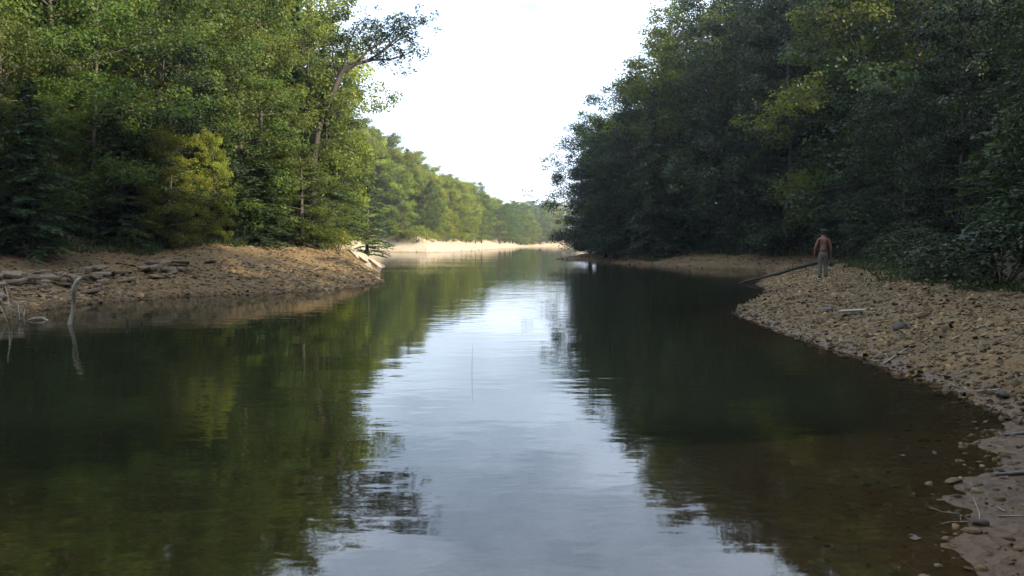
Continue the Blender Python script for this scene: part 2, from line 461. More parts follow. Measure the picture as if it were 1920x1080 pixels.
def spray_leaves(rng, cen, nper, rh, rv, L, W, gval, droop=0.25, flat=0.75, warm=0.03):
    n = len(cen) * nper
    c = np.repeat(cen, nper, 0)
    a = rng.uniform(0, 2 * np.pi, n); r = np.sqrt(rng.random(n)) * rh
    off = np.stack([r * np.cos(a), r * np.sin(a), rng.normal(0, rv, n) - droop * r * r / rh], -1)
    c = c + off
    axis = np.stack([np.cos(a) + rng.normal(0, .6, n), np.sin(a) + rng.normal(0, .6, n), rng.normal(-0.25, 0.35, n)], -1)
    nrm = np.stack([rng.normal(0, 1 - flat + 0.25, n), rng.normal(0, 1 - flat + 0.25, n), np.ones(n)], -1)
    v, f = leaf_quads(c, axis, nrm, L * rng.uniform(0.7, 1.3, n), W * rng.uniform(0.7, 1.3, n))
    return v, f, tint_cols(rng, n, np.repeat(gval, nper), warm)
def lobe_leaves(rng, cen, rad, nper, L, W, gval, warm=0.03):
    """leaf masses: leaves over an uneven flattened ball, faces turned out and up"""
    n = len(cen) * nper
    c = np.repeat(cen, nper, 0); rr = np.repeat(rad, nper)
    d = rng.normal(0, 1, (n, 3)); d /= np.linalg.norm(d, axis=1, keepdims=True)
    r = rr * (0.45 + 0.6 * rng.random(n) ** 0.7)
    c = c + d * r[:, None] * np.array([1, 1, 0.72])
    nrm = d * 0.7 + np.array([0, 0, 0.55]) + rng.normal(0, 0.45, (n, 3))
    axis = np.cross(nrm, rng.normal(0, 1, (n, 3))) + np.array([0, 0, -0.3])
    v, f = leaf_quads(c, axis, nrm, L * rng.uniform(0.65, 1.35, n), W * rng.uniform(0.65, 1.35, n))
    return v, f, tint_cols(rng, n, np.repeat(gval, nper), warm)
def broadleaf(seed, H=14.0, Rc=3.6, base=0.12, limbs=34, leafL=0.155, leafW=0.10, nper=92):
    rng = np.random.default_rng(seed)
    g = Geo()
    ts = np.linspace(0, 1, 9)
    ph = rng.uniform(0, 6.28, 2)
    def trunk(t):
        return np.array([0.3 * math.sin(2.2 * t + ph[0]) * t, 0.3 * math.sin(2.6 * t + ph[1]) * t, t * H * 0.9])
    r0 = 0.010 * H + 0.03
    g.tube([trunk(t) - (np.array([0, 0, 0.5]) if t == 0 else 0) for t in ts], [r0 * (1.0 - 0.9 * t) * (1.35 if t == 0 else 1) for t in ts], 8)
    cen, rad, gv = [], [], []
    for k in range(limbs):
        u = (k + rng.random()) / limbs
        t = base + (0.98 - base) * u
        az = k * 2.39996 + rng.normal(0, 0.5)
        env = Rc * (0.30 + 0.70 * math.sin(math.pi * min(1, 0.20 + 0.72 * u)) ** 0.8) * rng.uniform(0.6, 1.15)
        el = rng.uniform(-0.1, 0.5) + 0.75 * u * u
        p0 = trunk(t); d = np.array([math.cos(az), math.sin(az), 0.0])
        pts = [p0 + d * env * q + np.array([0, 0, env * (math.tan(min(el, 1.0)) * q * 0.75 - 0.15 * q * q)]) + rng.normal(0, 0.05, 3) * q for q in np.linspace(0, 1, 5)]
        rl = r0 * 0.40 * (1 - 0.75 * t) + 0.012
        g.tube(pts, [rl * (1 - 0.85 * q) for q in np.linspace(0, 1, 5)], 5, False)
        gl = rng.uniform(0.75, 1.25)
        lr = 0.20 * Rc + 0.10
        cen.append(pts[4]); rad.append(lr * rng.uniform(0.7, 1.2)); gv.append(gl)
        cen.append(pts[2] + np.array([0, 0, 0.2])); rad.append(lr * rng.uniform(0.6, 1.0)); gv.append(gl * 0.9)
        for j in range(6):
            s = rng.uniform(0.3, 1.0)
            i = min(int(s * 4), 3); b = pts[i] + (pts[i + 1] - pts[i]) * (s * 4 - i)
            a2 = az + rng.choice([-1, 1]) * rng.uniform(0.4, 1.4)
            l2 = env * rng.uniform(0.22, 0.55) * (1.15 - 0.4 * s)
            e = b + np.array([math.cos(a2) * l2, math.sin(a2) * l2, l2 * rng.uniform(-0.5, 0.7)])
            g.tube([b, e], [0.016, 0.004], 3, False)
            cen.append(e); rad.append(lr * rng.uniform(0.45, 0.95)); gv.append(gl * rng.uniform(0.75, 1.25))
    v, f, c = lobe_leaves(rng, np.array(cen), np.array(rad), nper, leafL, leafW, np.array(gv))
    return g, (v, f, c)
def hemlock(seed, H=14.0, Rc=3.0, base=0.06, sharp=0.85, dens=1.0, droop=0.35):
    rng = np.random.default_rng(seed)
    g = Geo(); r0 = 0.010 * H + 0.03
    ts = np.linspace(0, 1, 9)
    g.tube([(0.08 * math.sin(3 * t), 0.08 * math.cos(4 * t) - 0.08, t * H - (0.5 if t == 0 else 0)) for t in ts], [r0 * (1 - 0.95 * t) * (1.3 if t == 0 else 1) for t in ts], 8)
    C, A, Nn, GV = [], [], [], []
    z = base * H
    while z < H * 0.985:
        u = (z / H - base) / (1 - base)
        for k in range(rng.integers(3, 6)):
            az = rng.uniform(0, 6.283)
            Lh = (Rc * (1 - u) ** sharp + 0.12) * rng.uniform(0.55, 1.12) * (0.75 + 0.25 * min(1, u * 6))
            d = np.array([math.cos(az), math.sin(az), 0.0]); sd = np.array([-d[1], d[0], 0.0])
            p0 = np.array([0, 0, z + rng.normal(0, 0.1)]); rise = rng.uniform(0.0, 0.30)
            def P(q): return p0 + d * Lh * q + np.array([0, 0, Lh * (rise * q - droop * q * q)])
            if Lh > 0.6: g.tube([P(0), P(0.5), P(0.95)], [0.02 + 0.006 * Lh, 0.014, 0.004], 4, False)
            gl = rng.uniform(0.7, 1.3)
            ns = int(max(5, Lh / 0.17 * dens))
            for q in np.linspace(0.12, 1.0, ns):
                for s in (-1, 1):
                    bl = (0.20 + 0.34 * Lh * (1.05 - q) * (0.4 + q)) * rng.uniform(0.6, 1.1)
                    ax = d * rng.uniform(0.5, 0.9) + sd * s + np.array([0, 0, rng.uniform(-0.5, 0.0)])
                    ax /= np.linalg.norm(ax)
                    m = max(1, int(bl / 0.24))
                    for w in range(m):
                        C.append(P(q) + ax * bl * (w + 0.5) / m + rng.normal(0, 0.035, 3)); A.append(ax + rng.normal(0, 0.28, 3)); GV.append(gl)
        z += rng.uniform(0.16, 0.34)
    C = np.array(C); A = np.array(A); n = len(C)
    nr = np.stack([rng.normal(0, 1.0, n), rng.normal(0, 1.0, n), np.ones(n)], -1)
    v, f = leaf_quads(C, A, nr, rng.uniform(0.28, 0.52, n), rng.uniform(0.10, 0.18, n))
    return g, (v, f, tint_cols(rng, n, np.array(GV), 0.01))
def shrub(seed, H=1.8, Rc=1.1, n=110, nper=14, L=0.12, W=0.075):
    rng = np.random.default_rng(seed); g = Geo(); cen = []
    for k in range(9):
        az = rng.uniform(0, 6.28); l = H * rng.uniform(0.5, 0.95); o = Rc * rng.uniform(0.2, 0.7)
        g.tube([(0, 0, -0.1), (o * .4 * math.cos(az), o * .4 * math.sin(az), l * .5), (o * math.cos(az), o * math.sin(az), l)], [0.022, 0.014, 0.005], 4, False)
    for k in range(n):
        az = rng.uniform(0, 6.28); u = rng.random() ** 0.7
        r = Rc * math.sqrt(rng.random()) * math.sin(math.pi * (0.25 + 0.65 * u)) * rng.uniform(0.7, 1.15)
        cen.append((r * math.cos(az), r * math.sin(az), 0.08 + u * H * rng.uniform(0.85, 1.05)))
    v, f, c = spray_leaves(rng, np.array(cen), nper, 0.24, 0.06, L, W, rng.uniform(0.7, 1.3, n))
    return g, (v, f, c)
PROTO = {}
def proto(key, gen, leafmat, barkmat):
    g, (v, f, c) = gen
    PROTO[key] = (g.build(key + '_wood', M[barkmat]), mesh_from(key + '_leaves', v, f, M[leafmat], c), float(v[:, 2].max()))
for k in range(4):
    proto('broad%d' % k, broadleaf(100 + k, 14, [3.4, 3.9, 3.1, 4.2][k], [0.06, 0.10, 0.05, 0.14][k]), 'leaf', 'bark')
for k in range(3):
    proto('light%d' % k, broadleaf(200 + k, 12, [3.1, 3.5, 2.8][k], 0.05), 'leaf_pale_sunlit', 'bark')
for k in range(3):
    proto('dark%d' % k, broadleaf(300 + k, 14, [3.6, 4.0, 3.3][k], 0.05), 'leaf_shaded', 'bark_dark')
proto('hem0', hemlock(400, 15, 3.3, 0.03, 0.9), 'needle', 'bark_dark')
proto('hem1', hemlock(401, 13, 3.6, 0.03, 0.75), 'needle', 'bark_dark')
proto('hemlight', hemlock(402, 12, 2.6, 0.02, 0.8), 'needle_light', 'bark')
for k in range(3):
    proto('shrub%d' % k, shrub(500 + k, [1.8, 1.4, 2.2][k], [1.1, 1.2, 1.3][k]), ['leaf', 'leaf_shaded', 'leaf_shaded'][k], 'bark_dark')
proto('shrublight', shrub(510, 1.6, 1.2), 'leaf_pale_sunlit', 'bark')
def plant(name, key, x, y, height, rz, label, cat, group=None, widen=1.0, z=None):
    wood, leaves, h0 = PROTO[key]
    z = ground_z(x, y) if z is None else z
    e = empty(name, (x, y, z))
    s = height / h0
    e.scale = (s * widen, s * widen, s); e.rotation_euler = (0, 0, rz)
    a, b = ('trunk', 'crown') if name.endswith('tree') else ('stems', 'foliage')
    obj(a, wood, e); obj(b, leaves, e)
    return tag(e, label, cat, group)

# ------------------------------------------------------------------ woods
SKY_R = np.array([(1036, 480), (1046, 420), (1056, 310), (1066, 232), (1080, 150), (1112, 95), (1130, 50), (1180, 10), (1230, -30), (1290, -90), (1360, -150), (1440, -215), (1600, -330), (2000, -480), (3000, -900)], float)
SKY_L = np.array([(-2000, -900), (300, -420), (560, -260), (620, -120), (646, -10), (660, 150), (682, 215), (740, 252), (790, 290), (825, 322), (845, 322), (868, 308), (893, 330), (908, 366), (950, 378), (1000, 370), (1060, 374)], float)
def spots(rng, x0, x1, y0, y1, spacing, cond):
    out = []
    n = int((x1 - x0) * (y1 - y0) / spacing ** 2 * 9)
    X = rng.uniform(x0, x1, n); Y = rng.uniform(y0, y1, n)
    Z, S = terrain(X, Y)
    for x, y, z, s in zip(X, Y, Z, S):
        if not cond(x, y, s): continue
        if all((x - a) ** 2 + (y - b) ** 2 > spacing ** 2 for a, b, _, _ in out): out.append((x, y, z, s))
    return out
def fit_height(x, y, z, want, skyl, off_m):
    """largest height up to `want` that keeps the top under the skyline of the wood"""
    if y < 4: return want
    px = float(project(x + off_m, y, z)[0])
    lim = np.interp(px, skyl[:, 0], skyl[:, 1])
    dep = y
    top = CAMZ + (HORIZON - lim) * dep / FPX
    return min(want, top - z)
rng = np.random.default_rng(7)
QUEUE = []
def wood(pts, keys, probs, want, skyl, off, name, label, cat, group, minh=3.5, widen=(0.9, 1.25), front=None, tall=None):
    cnt = 0
    for x, y, z, s in pts:
        w = rng.uniform(*want)
        if tall is not None: w *= tall(x, y)
        if front is not None: w *= float(np.interp(s, front[0], front[1]))
        h = fit_height(x, y, z, w, skyl, off) * rng.uniform(0.93, 1.0)
        if h < minh: continue
        k = rng.choice(keys, p=probs)
        nm, lb, gr = (name, label, group)
        if k.startswith('hem'): nm, lb, gr = 'hemlock_tree', label.replace('broadleaf', 'feathery hemlock'), group + ', hemlocks'
        wd = rng.uniform(*widen) * min(1.6, max(1.0, (10 / h) ** 0.5))
        QUEUE.append((nm, k, x, y, h, rng.uniform(0, 6.28), lb, cat, gr, wd, z - 0.05)); cnt += 1
    return cnt
# near left slope, in shade below and catching sun on its upper crowns
P1 = spots(rng, -62, -6, 22, 72, 3.5, lambda x, y, s: 7.0 < s < 34 and -0.95 < x / y)
c1 = wood(P1, ['broad0', 'broad1', 'broad2', 'broad3', 'light0', 'hem0', 'hem1'], [.19, .19, .15, .15, .08, .12, .12], (13, 19), SKY_L, 1.2,
     'broadleaf_tree', 'tall green broadleaf tree in the shaded wood above the ledge', 'tree', 'trees of the shaded wood above the ledge', 4,
     front=([7, 12, 20], [0.7, 1.0, 1.05]))
P1b = spots(rng, -40, -7, 24, 66, 2.5, lambda x, y, s: 6.4 < s < 12 and x / y > -0.66)
wood(P1b, ['broad0', 'broad2', 'dark0', 'hem0', 'hem1'], [.25, .25, .2, .15, .15], (4.0, 8.5), SKY_L, 1.0,
     'broadleaf_tree', 'low young broadleaf tree in the dense lower edge of the shaded wood', 'tree', 'young trees along the lower edge of the shaded wood', 3, widen=(1.1, 1.5))
# sunlit wood above the pale beach
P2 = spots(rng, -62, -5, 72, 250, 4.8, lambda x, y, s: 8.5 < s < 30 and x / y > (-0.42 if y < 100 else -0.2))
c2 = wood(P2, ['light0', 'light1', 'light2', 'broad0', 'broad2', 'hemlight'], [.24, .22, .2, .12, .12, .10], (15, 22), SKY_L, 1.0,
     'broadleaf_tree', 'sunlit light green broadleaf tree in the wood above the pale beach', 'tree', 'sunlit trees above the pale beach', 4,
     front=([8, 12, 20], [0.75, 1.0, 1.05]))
# far wood at the end of the lake
P3 = spots(rng, -60, 60, 250, 500, 7.2, lambda x, y, s: 5 < s < 60 and -0.12 < x / y < 0.105)
c3 = wood(P3, ['light0', 'light1', 'broad0', 'broad1', 'broad3'], [.2, .2, .2, .2, .2], (14, 21), SKY_L, 0,
     'broadleaf_tree', 'small hazy broadleaf tree in the distant wood closing the lake', 'tree', 'distant trees closing the lake', 4, widen=(1.1, 1.5))
# right hill across the cove
P4 = spots(rng, 4, 70, 54, 128, 4.3, lambda x, y, s: (6.0 if y < 72 else 2.4) < s < 34 and x / y < 0.72 and y < 118)
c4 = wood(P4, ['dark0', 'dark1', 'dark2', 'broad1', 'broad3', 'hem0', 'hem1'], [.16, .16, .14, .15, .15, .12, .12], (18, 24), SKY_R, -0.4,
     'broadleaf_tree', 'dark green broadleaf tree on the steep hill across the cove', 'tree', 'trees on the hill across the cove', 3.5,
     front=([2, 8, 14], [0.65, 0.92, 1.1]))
# dark wood behind the person; unseen trees beside the camera made tall for shade
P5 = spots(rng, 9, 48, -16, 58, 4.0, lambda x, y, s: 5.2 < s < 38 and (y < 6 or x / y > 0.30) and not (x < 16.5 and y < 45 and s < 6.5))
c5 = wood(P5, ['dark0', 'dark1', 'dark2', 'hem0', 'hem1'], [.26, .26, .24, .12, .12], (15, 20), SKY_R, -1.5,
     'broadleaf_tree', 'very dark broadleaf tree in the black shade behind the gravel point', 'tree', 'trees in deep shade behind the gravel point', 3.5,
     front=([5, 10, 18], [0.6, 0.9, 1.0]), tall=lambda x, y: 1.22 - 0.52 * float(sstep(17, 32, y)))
# unseen trees behind the camera, added to cut sky light on the banks
P6 = spots(rng, -44, 3, -26, 0, 4.6, lambda x, y, s: 3.0 < s < 24)
c6 = wood(P6, ['dark0', 'broad1', 'dark2', 'hem0'], [.3, .3, .2, .2], (16, 21), SKY_R, 0,
     'broadleaf_tree', 'tall unseen broadleaf tree behind the camera, added to block sky light', 'tree', 'trees on the facing shore', 3.5)
def plant_seen(queue):
    """plant the trees that show, and those outside the frame that shade it; leave out those wholly hidden"""
    cov = np.zeros((210, 240), bool); n = 0           # 8 px cells, reaching 560 px above the frame for the reflections
    for q in sorted(queue, key=lambda q: q[3]):       # near to far
        x, y, h, wd, z = q[2], q[3], q[4], q[9], q[10]
        if y > 62:
            r = 0.26 * 14 * h / 14 * wd
            px, p1 = project(x, y, z); p0 = project(x, y, z + h)[1]; rp = r * FPX / y
            X0, X1 = int((px - rp) / 8), int((px + rp) / 8) + 1; Y0, Y1 = int(p0 / 8) + 70, int(p1 / 8) + 71
            if X1 > 0 and X0 < 240 and Y1 > 0:
                a = (slice(max(Y0, 0), min(Y1, 210)), slice(max(X0, 0), min(X1, 240)))
                vis = (~cov[a]).sum()
                if vis < (0.02 if y < 110 else 0.06) * max(1, cov[a].size): continue
                b = (slice(max(int(Y0 + 0.2 * (Y1 - Y0)), 0), min(Y1, 210)), slice(max(int((px - rp * .6) / 8), 0), max(min(int((px + rp * .6) / 8), 240), 0)))
                cov[b] = True
        plant(*q); n += 1
    return n
print('PLANTED', plant_seen(QUEUE), len(QUEUE))
print('TREES', c6, c1, c2, c3, c4, c5)

# ------------------------------------------------------------------ single trees and bushes of the left point
def lean_tree():
    """leaning tree whose bare limb reaches out over the water"""
    rng = np.random.default_rng(77); Y = 50.0
    e = empty('leaning_tree', at_y(588, 438, Y)); e.location.z = ground_z(e.location.x, Y); o = e.location.copy()
    P = lambda px, py, dy=0: at_y(px, py, Y + dy) - o
    tr = [(0, 0, -0.4), P(586, 380), P(589, 300), P(597, 240), P(618, 195), P(634, 150), P(643, 132), P(668, 119), P(700, 112)]
    g = Geo(); g.tube(tr, [0.26, 0.22, 0.19, 0.17, 0.155, 0.14, 0.13, 0.11, 0.08], 8)
    cen, gv = [], []
    limbs = [[P(690, 113), P(712, 100, -.3), P(735, 84, .2), P(768, 62)], [P(668, 119), P(690, 95, .6), P(705, 62, 1.0), P(730, 38, 1.2)],
             [P(700, 112), P(728, 112), P(758, 104, -.3), P(780, 92, -.5)], [P(643, 132), P(652, 90, -.5), P(668, 52, -.8), P(690, 30, -.6)],
             [P(634, 150), P(622, 110, .5), P(632, 60, .8), P(650, 20, .6)], [P(712, 100), P(745, 70, .5), P(768, 46, .8), P(792, 44, 1)],
             [P(690, 95, .6), P(722, 75, 1.2), P(745, 52, 1.6), P(760, 34, 1.6)]]
    for lb in limbs:
        g.tube(lb, [0.075, 0.05, 0.034, 0.012], 6, False)
        for k in range(30):
            s = rng.uniform(0.6, 3.0); i = min(int(s), 2)
            b = np.array(lb[i].lerp(lb[i + 1], s - i)); en = b + rng.normal(0, 0.48, 3) * np.array([1, 1, .65])
            if rng.random() < 0.75: en = en + np.array([0, 0, 0.12])
            if k % 2 == 0: g.tube([b, en], [0.016, 0.005], 3, False)
            cen.append(en); gv.append(rng.uniform(0.7, 1.3))
    obj('trunk', g.build('leaning_trunk', M['bark_dark']), e)
    v, f, c = spray_leaves(rng, np.array(cen), 18, 0.32, 0.10, 0.17, 0.10, np.array(gv), flat=0.5)
    obj('crown', mesh_from('leaning_crown', v, f, M['leaf_shaded'], c), e)
    tag(e, 'leaning tree with a dark crooked limb reaching out over the water', 'tree')
lean_tree()
def px_plant(name, key, px, y, height, label, cat, widen=1.0, rz=0.5, group=None):
    x = (px - 960) / FPX * y
    return plant(name, key, x, y, height, rz, label, cat, group, widen)
px_plant('hemlock_tree', 'hem0', 612, 52, 9.0, 'dark cone shaped hemlock at the tip of the shaded wood, beside the sunlit trees', 'tree', 1.25)
px_plant('hemlock_tree', 'hemlight', 688, 77, 9.5, 'pale yellow green feathery conifer standing behind the pale rock slabs', 'tree', 1.35)
px_plant('broadleaf_tree', 'broad1', 572, 53, 16.5, 'tall sunlit tree just behind the leaning trunk', 'tree', 1.0, 1.0)
px_plant('broadleaf_tree', 'broad2', 604, 60, 14.0, 'green tree filling the gap under the crooked limb', 'tree', 1.0, 2.0)
px_plant('broadleaf_tree', 'light0', 632, 66, 10.5, 'lower yellow green tree between the dark hemlock and the pale conifer', 'tree', 1.0, 3.0)
px_plant('bush', 'shrublight', 634, 48, 1.5, 'bright yellow green sunlit bush beside the pale rock slabs', 'bush', 1.1)
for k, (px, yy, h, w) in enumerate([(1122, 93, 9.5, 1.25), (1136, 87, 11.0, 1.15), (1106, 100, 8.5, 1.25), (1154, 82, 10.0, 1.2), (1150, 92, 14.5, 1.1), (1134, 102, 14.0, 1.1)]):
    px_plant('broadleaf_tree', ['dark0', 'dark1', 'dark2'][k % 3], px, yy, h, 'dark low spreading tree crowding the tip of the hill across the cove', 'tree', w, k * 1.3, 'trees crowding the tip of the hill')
px_plant('bush', 'shrublight', 596, 47, 1.1, 'small light green bush under the dark cone shaped hemlock', 'bush', 1.0)
px_plant('understory_tree', 'light1', 320, 36, 5.2, 'young tree with pale green layered leaves in front of the shaded wood', 'tree', 1.0)
px_plant('understory_tree', 'light2', 405, 38, 5.0, 'slim young tree with light green top beside the pale layered one', 'tree', 0.8)
px_plant('hemlock_tree', 'hem1', 60, 30, 6.0, 'low spreading hemlock with drooping green boughs above the dead twigs', 'tree', 1.3)

# ------------------------------------------------------------------ bushes along the edges of the woods
def bushes(pts, keys, hr, label, group, limit=60):
    for x, y, z, s in pts[:limit]:
        plant('bush', rng.choice(keys), x, y, rng.uniform(*hr), rng.uniform(0, 6.28), label, 'bush', group, rng.uniform(0.9, 1.4), z - 0.05)
bushes(spots(rng, -40, -7, 24, 64, 1.7, lambda x, y, s: 6.3 < s < 9.5 and x / y > -0.66), ['shrub0', 'shrub1', 'shrub2'], (1.0, 2.6),
       'dark green bush at the foot of the shaded wood', 'bushes at the foot of the shaded wood', 75)
bushes(spots(rng, -34, -2, 120, 262, 2.8, lambda x, y, s: 7.0 < s < 10 and x / y > -0.2), ['shrublight', 'shrublight', 'shrub0'], (1.8, 4.0),
       'sunlit green bush along the top of the pale beach', 'bushes along the top of the pale beach', 70)
bushes(spots(rng, 5, 40, 50, 112, 2.1, lambda x, y, s: 5.6 < s < 8.5), ['shrub1', 'shrub2'], (1.3, 3.2),
       'dark bush at the foot of the hill across the cove', 'bushes at the foot of the hill', 70)
bushes(spots(rng, 8, 26, 9, 52, 1.6, lambda x, y, s: 4.6 < s < 8 and x / y < 0.85), ['shrub1', 'shrub2'], (0.8, 2.0),
       'shadowy bush along the edge of the gravel point', 'bushes along the gravel point', 75)

# ------------------------------------------------------------------ grass and ground plants
def grass(name, label, x0, x1, y0, y1, cond, n, hh, seed, mat='grass', wide=1.0):
    g = np.random.default_rng(seed)
    X = g.uniform(x0, x1, n); Y = g.uniform(y0, y1, n); Z, S = terrain(X, Y)
    keep = cond(X, Y, S) & (fbm(X * 0.5, Y * 0.5, seed, 3) + g.normal(0, 0.25, n) > -0.1)
    X, Y, Z = X[keep], Y[keep], Z[keep]; m = len(X)
    k = 5
    c = np.repeat(np.stack([X, Y, Z], -1), k, 0); q = m * k
    a = g.uniform(0, 6.28, q); L = g.uniform(0.5, 1.2, q) * hh
    ax = np.stack([np.cos(a) * g.uniform(0.15, 0.9, q), np.sin(a) * g.uniform(0.15, 0.9, q), np.ones(q)], -1)
    ax /= np.linalg.norm(ax, axis=1, keepdims=True)
    c = c + ax * L[:, None] * 0.45 + np.stack([np.cos(a), np.sin(a), 0 * a], -1) * 0.05
    nr = np.stack([np.cos(a + 1.57), np.sin(a + 1.57), 0.3 * np.ones(q)], -1) + g.normal(0, 0.4, (q, 3))
    v, f = leaf_quads(c, ax, nr, L, g.uniform(0.03, 0.075, q) * (0.6 + hh) * wide)
    o = obj(name, mesh_from(name, v, f, M[mat], tint_cols(g, q, np.repeat(g.uniform(0.6, 1.35, m), k), 0.06)))
    tag(o, label, None, None, 'stuff')
grass('grass', 'grass and low weeds on the shaded left bank', -36, -7, 20, 60, lambda x, y, s: (s > 5.0) & (s < 12) & (s > 5.0 + 1.6 * vnoise(x * 0.7, y * 0.7, 5)), 52000, 0.32, 61)
grass('grass', 'low dark weeds along the edge of the gravel point', 7, 26, 7, 50, lambda x, y, s: (s > 3.3) & (s < 9) & (s > 3.2 + 1.2 * vnoise(x * 0.8, y * 0.8, 9)), 30000, 0.17, 62, 'weed')
grass('grass', 'thin grass at the top of the cove bank', 6, 36, 50, 104, lambda x, y, s: (s > 5.5) & (s < 10), 9000, 0.5, 63)

# ------------------------------------------------------------------ gravel and stones
def chip_template(g, sides=6):
    a = np.linspace(0, 2 * np.pi, sides, endpoint=False) + g.uniform(-0.3, 0.3, sides)
    r = g.uniform(0.7, 1.15, sides)
    top = np.stack([np.cos(a) * r * 0.86, np.sin(a) * r * 0.86, 0.5 + g.uniform(-0.15, 0.15, sides)], -1)
    bot = np.stack([np.cos(a) * r, np.sin(a) * r, np.full(sides, -0.5)], -1)
    return np.concatenate([top, bot])
CH_T = [(0, 1, 2), (0, 2, 3), (0, 3, 4), (0, 4, 5)]
CH_F = np.array(CH_T + [t for k in range(6) for t in ((k, 6 + k, 6 + (k + 1) % 6), (k, 6 + (k + 1) % 6, (k + 1) % 6))])
def gravel(name, label, x0, x1, y0, y1, cond, n, size, thick, seed, tilt=0.3, mat='shale', parent=None):
    g = np.random.default_rng(seed)
    X = g.uniform(x0, x1, n); Y = g.uniform(y0, y1, n); Z, S = terrain(X, Y)
    keep = cond(X, Y, S); X, Y, Z = X[keep], Y[keep], Z[keep]; m = len(X)
    T = np.stack([chip_template(g) for _ in range(12)])[g.integers(0, 12, m)]
    sz = size[0] * (size[1] / size[0]) ** (g.random(m) ** 2.0)
    T = T * np.stack([sz * g.uniform(0.8, 1.5, m), sz * g.uniform(0.6, 1.0, m), sz * g.uniform(*thick, m)], -1)[:, None, :]
    az = g.uniform(0, 6.28, m); ca, sa = np.cos(az)[:, None], np.sin(az)[:, None]
    x, y, z = T[..., 0], T[..., 1], T[..., 2]
    x, y = x * ca - y * sa, x * sa + y * ca
    tx, ty = g.normal(0, tilt, m)[:, None], g.normal(0, tilt, m)[:, None]
    z = z + x * tx + y * ty
    V = np.stack([x + X[:, None], y + Y[:, None], z + Z[:, None] + sz[:, None] * 0.12], -1).reshape(-1, 3)
    F = (CH_F[None] + 12 * np.arange(m)[:, None, None]).reshape(-1, 3)
    val = 0.4 + 1.25 * g.random(m) ** 1.5; hue = g.normal(0, 0.09, m)
    col = np.stack([val * (1 + hue), val, val * (1 - hue) * g.uniform(0.85, 1.1, m)], -1)
    Sk = S[keep]
    macro = 1.0 + 0.45 * fbm(X * 0.45, Y * 0.45, seed, 3) + 0.25 * fbm(X * 2.0, Y * 2.0, seed + 9, 2)
    macro = macro * (1.08 - 0.30 * sstep(1.2, 4.0, Sk))
    col = col * macro[:, None]
    wet = Z < 0.07
    col[wet] *= 0.7
    o = obj(name, mesh_from(name, V, F, M[mat], np.repeat(col, 12, 0)))
    tag(o, label, None, None, 'stuff'); return o
gravel('gravel', 'loose shale chips covering the gravel point', 5.0, 16, 8.5, 47, lambda x, y, s: (s > -0.25) & (s < 4.6) & (x / y < 0.66), 84000, (0.015, 0.068), (0.2, 0.6), 71, 0.4)
gravel('gravel', 'broken shale scattered over the left bank', -24, -5, 19, 52, lambda x, y, s: (s > -0.2) & (s < 6.6) & (np.random.default_rng(1).random(len(x)) < np.where(s < 3.4, 1.0, 0.35)), 46000, (0.03, 0.12), (0.2, 0.5), 72)
gravel('gravel', 'stony bank across the cove', 4, 24, 44, 100, lambda x, y, s: (s > -0.1) & (s < 7), 16000, (0.04, 0.14), (0.2, 0.5), 73)
gravel('gravel', 'stones along the pale beach', -22, 0, 60, 240, lambda x, y, s: (s > -0.1) & (s < 8), 6000, (0.05, 0.22), (0.2, 0.5), 74, mat='pale_rock')
gravel('gravel', 'small pebbles on the muddy beach', 1.5, 6.5, 3.5, 9.5, lambda x, y, s: (s > -0.9), 2600, (0.008, 0.045), (0.3, 0.7), 75, 0.2)

# single stones one can pick out
def stone_mesh(seed, mat):
    g = np.random.default_rng(seed)
    n = 8; a = np.linspace(0, 2 * np.pi, n, endpoint=False) + g.uniform(-0.25, 0.25, n); r = g.uniform(0.72, 1.12, n)
    rings = [(1.0, -0.5), (1.06, 0.15), (0.82, 0.5)]
    V = np.concatenate([np.stack([np.cos(a) * r * k, np.sin(a) * r * k * 0.72, z + g.uniform(-.1, .1, n)], -1) for k, z in rings])
    F = [list(range(2 * n, 3 * n))] + [[i * n + k, i * n + (k + 1) % n, (i + 1) * n + (k + 1) % n, (i + 1) * n + k] for i in range(2) for k in range(n)]
    c = np.ones((len(V), 3)) * g.uniform(0.6, 1.3)
    return mesh_from('stone', V, F, M[mat], c)
STONES = [stone_mesh(800 + k, 'shale') for k in range(9)]
def place_stones(n, x0, x1, y0, y1, cond, size, seed):
    g = np.random.default_rng(seed); k = 0
    X = g.uniform(x0, x1, n * 12); Y = g.uniform(y0, y1, n * 12); Z, S = terrain(X, Y)
    for x, y, z, s in zip(X, Y, Z, S):
        if k >= n: break
        if not cond(x, y, s): continue
        sz = g.uniform(*size); o = obj('stone', STONES[g.integers(0, 9)], ground)
        o.location = (x, y, z + sz * 0.08); o.scale = (sz * g.uniform(.9, 1.4), sz, sz * g.uniform(0.3, 0.6))
        o.rotation_euler = (g.normal(0, 0.2), g.normal(0, 0.2), g.uniform(0, 6.28)); k += 1
place_stones(150, 5.2, 12, 9, 28, lambda x, y, s: 0.0 < s < 4.3 and x / y < 0.6, (0.04, 0.09), 81)
place_stones(90, -22, -6, 21, 46, lambda x, y, s: 0 < s < 6, (0.06, 0.15), 82)
place_stones(26, 2, 5.6, 4.2, 9, lambda x, y, s: s > -0.5, (0.025, 0.07), 83)

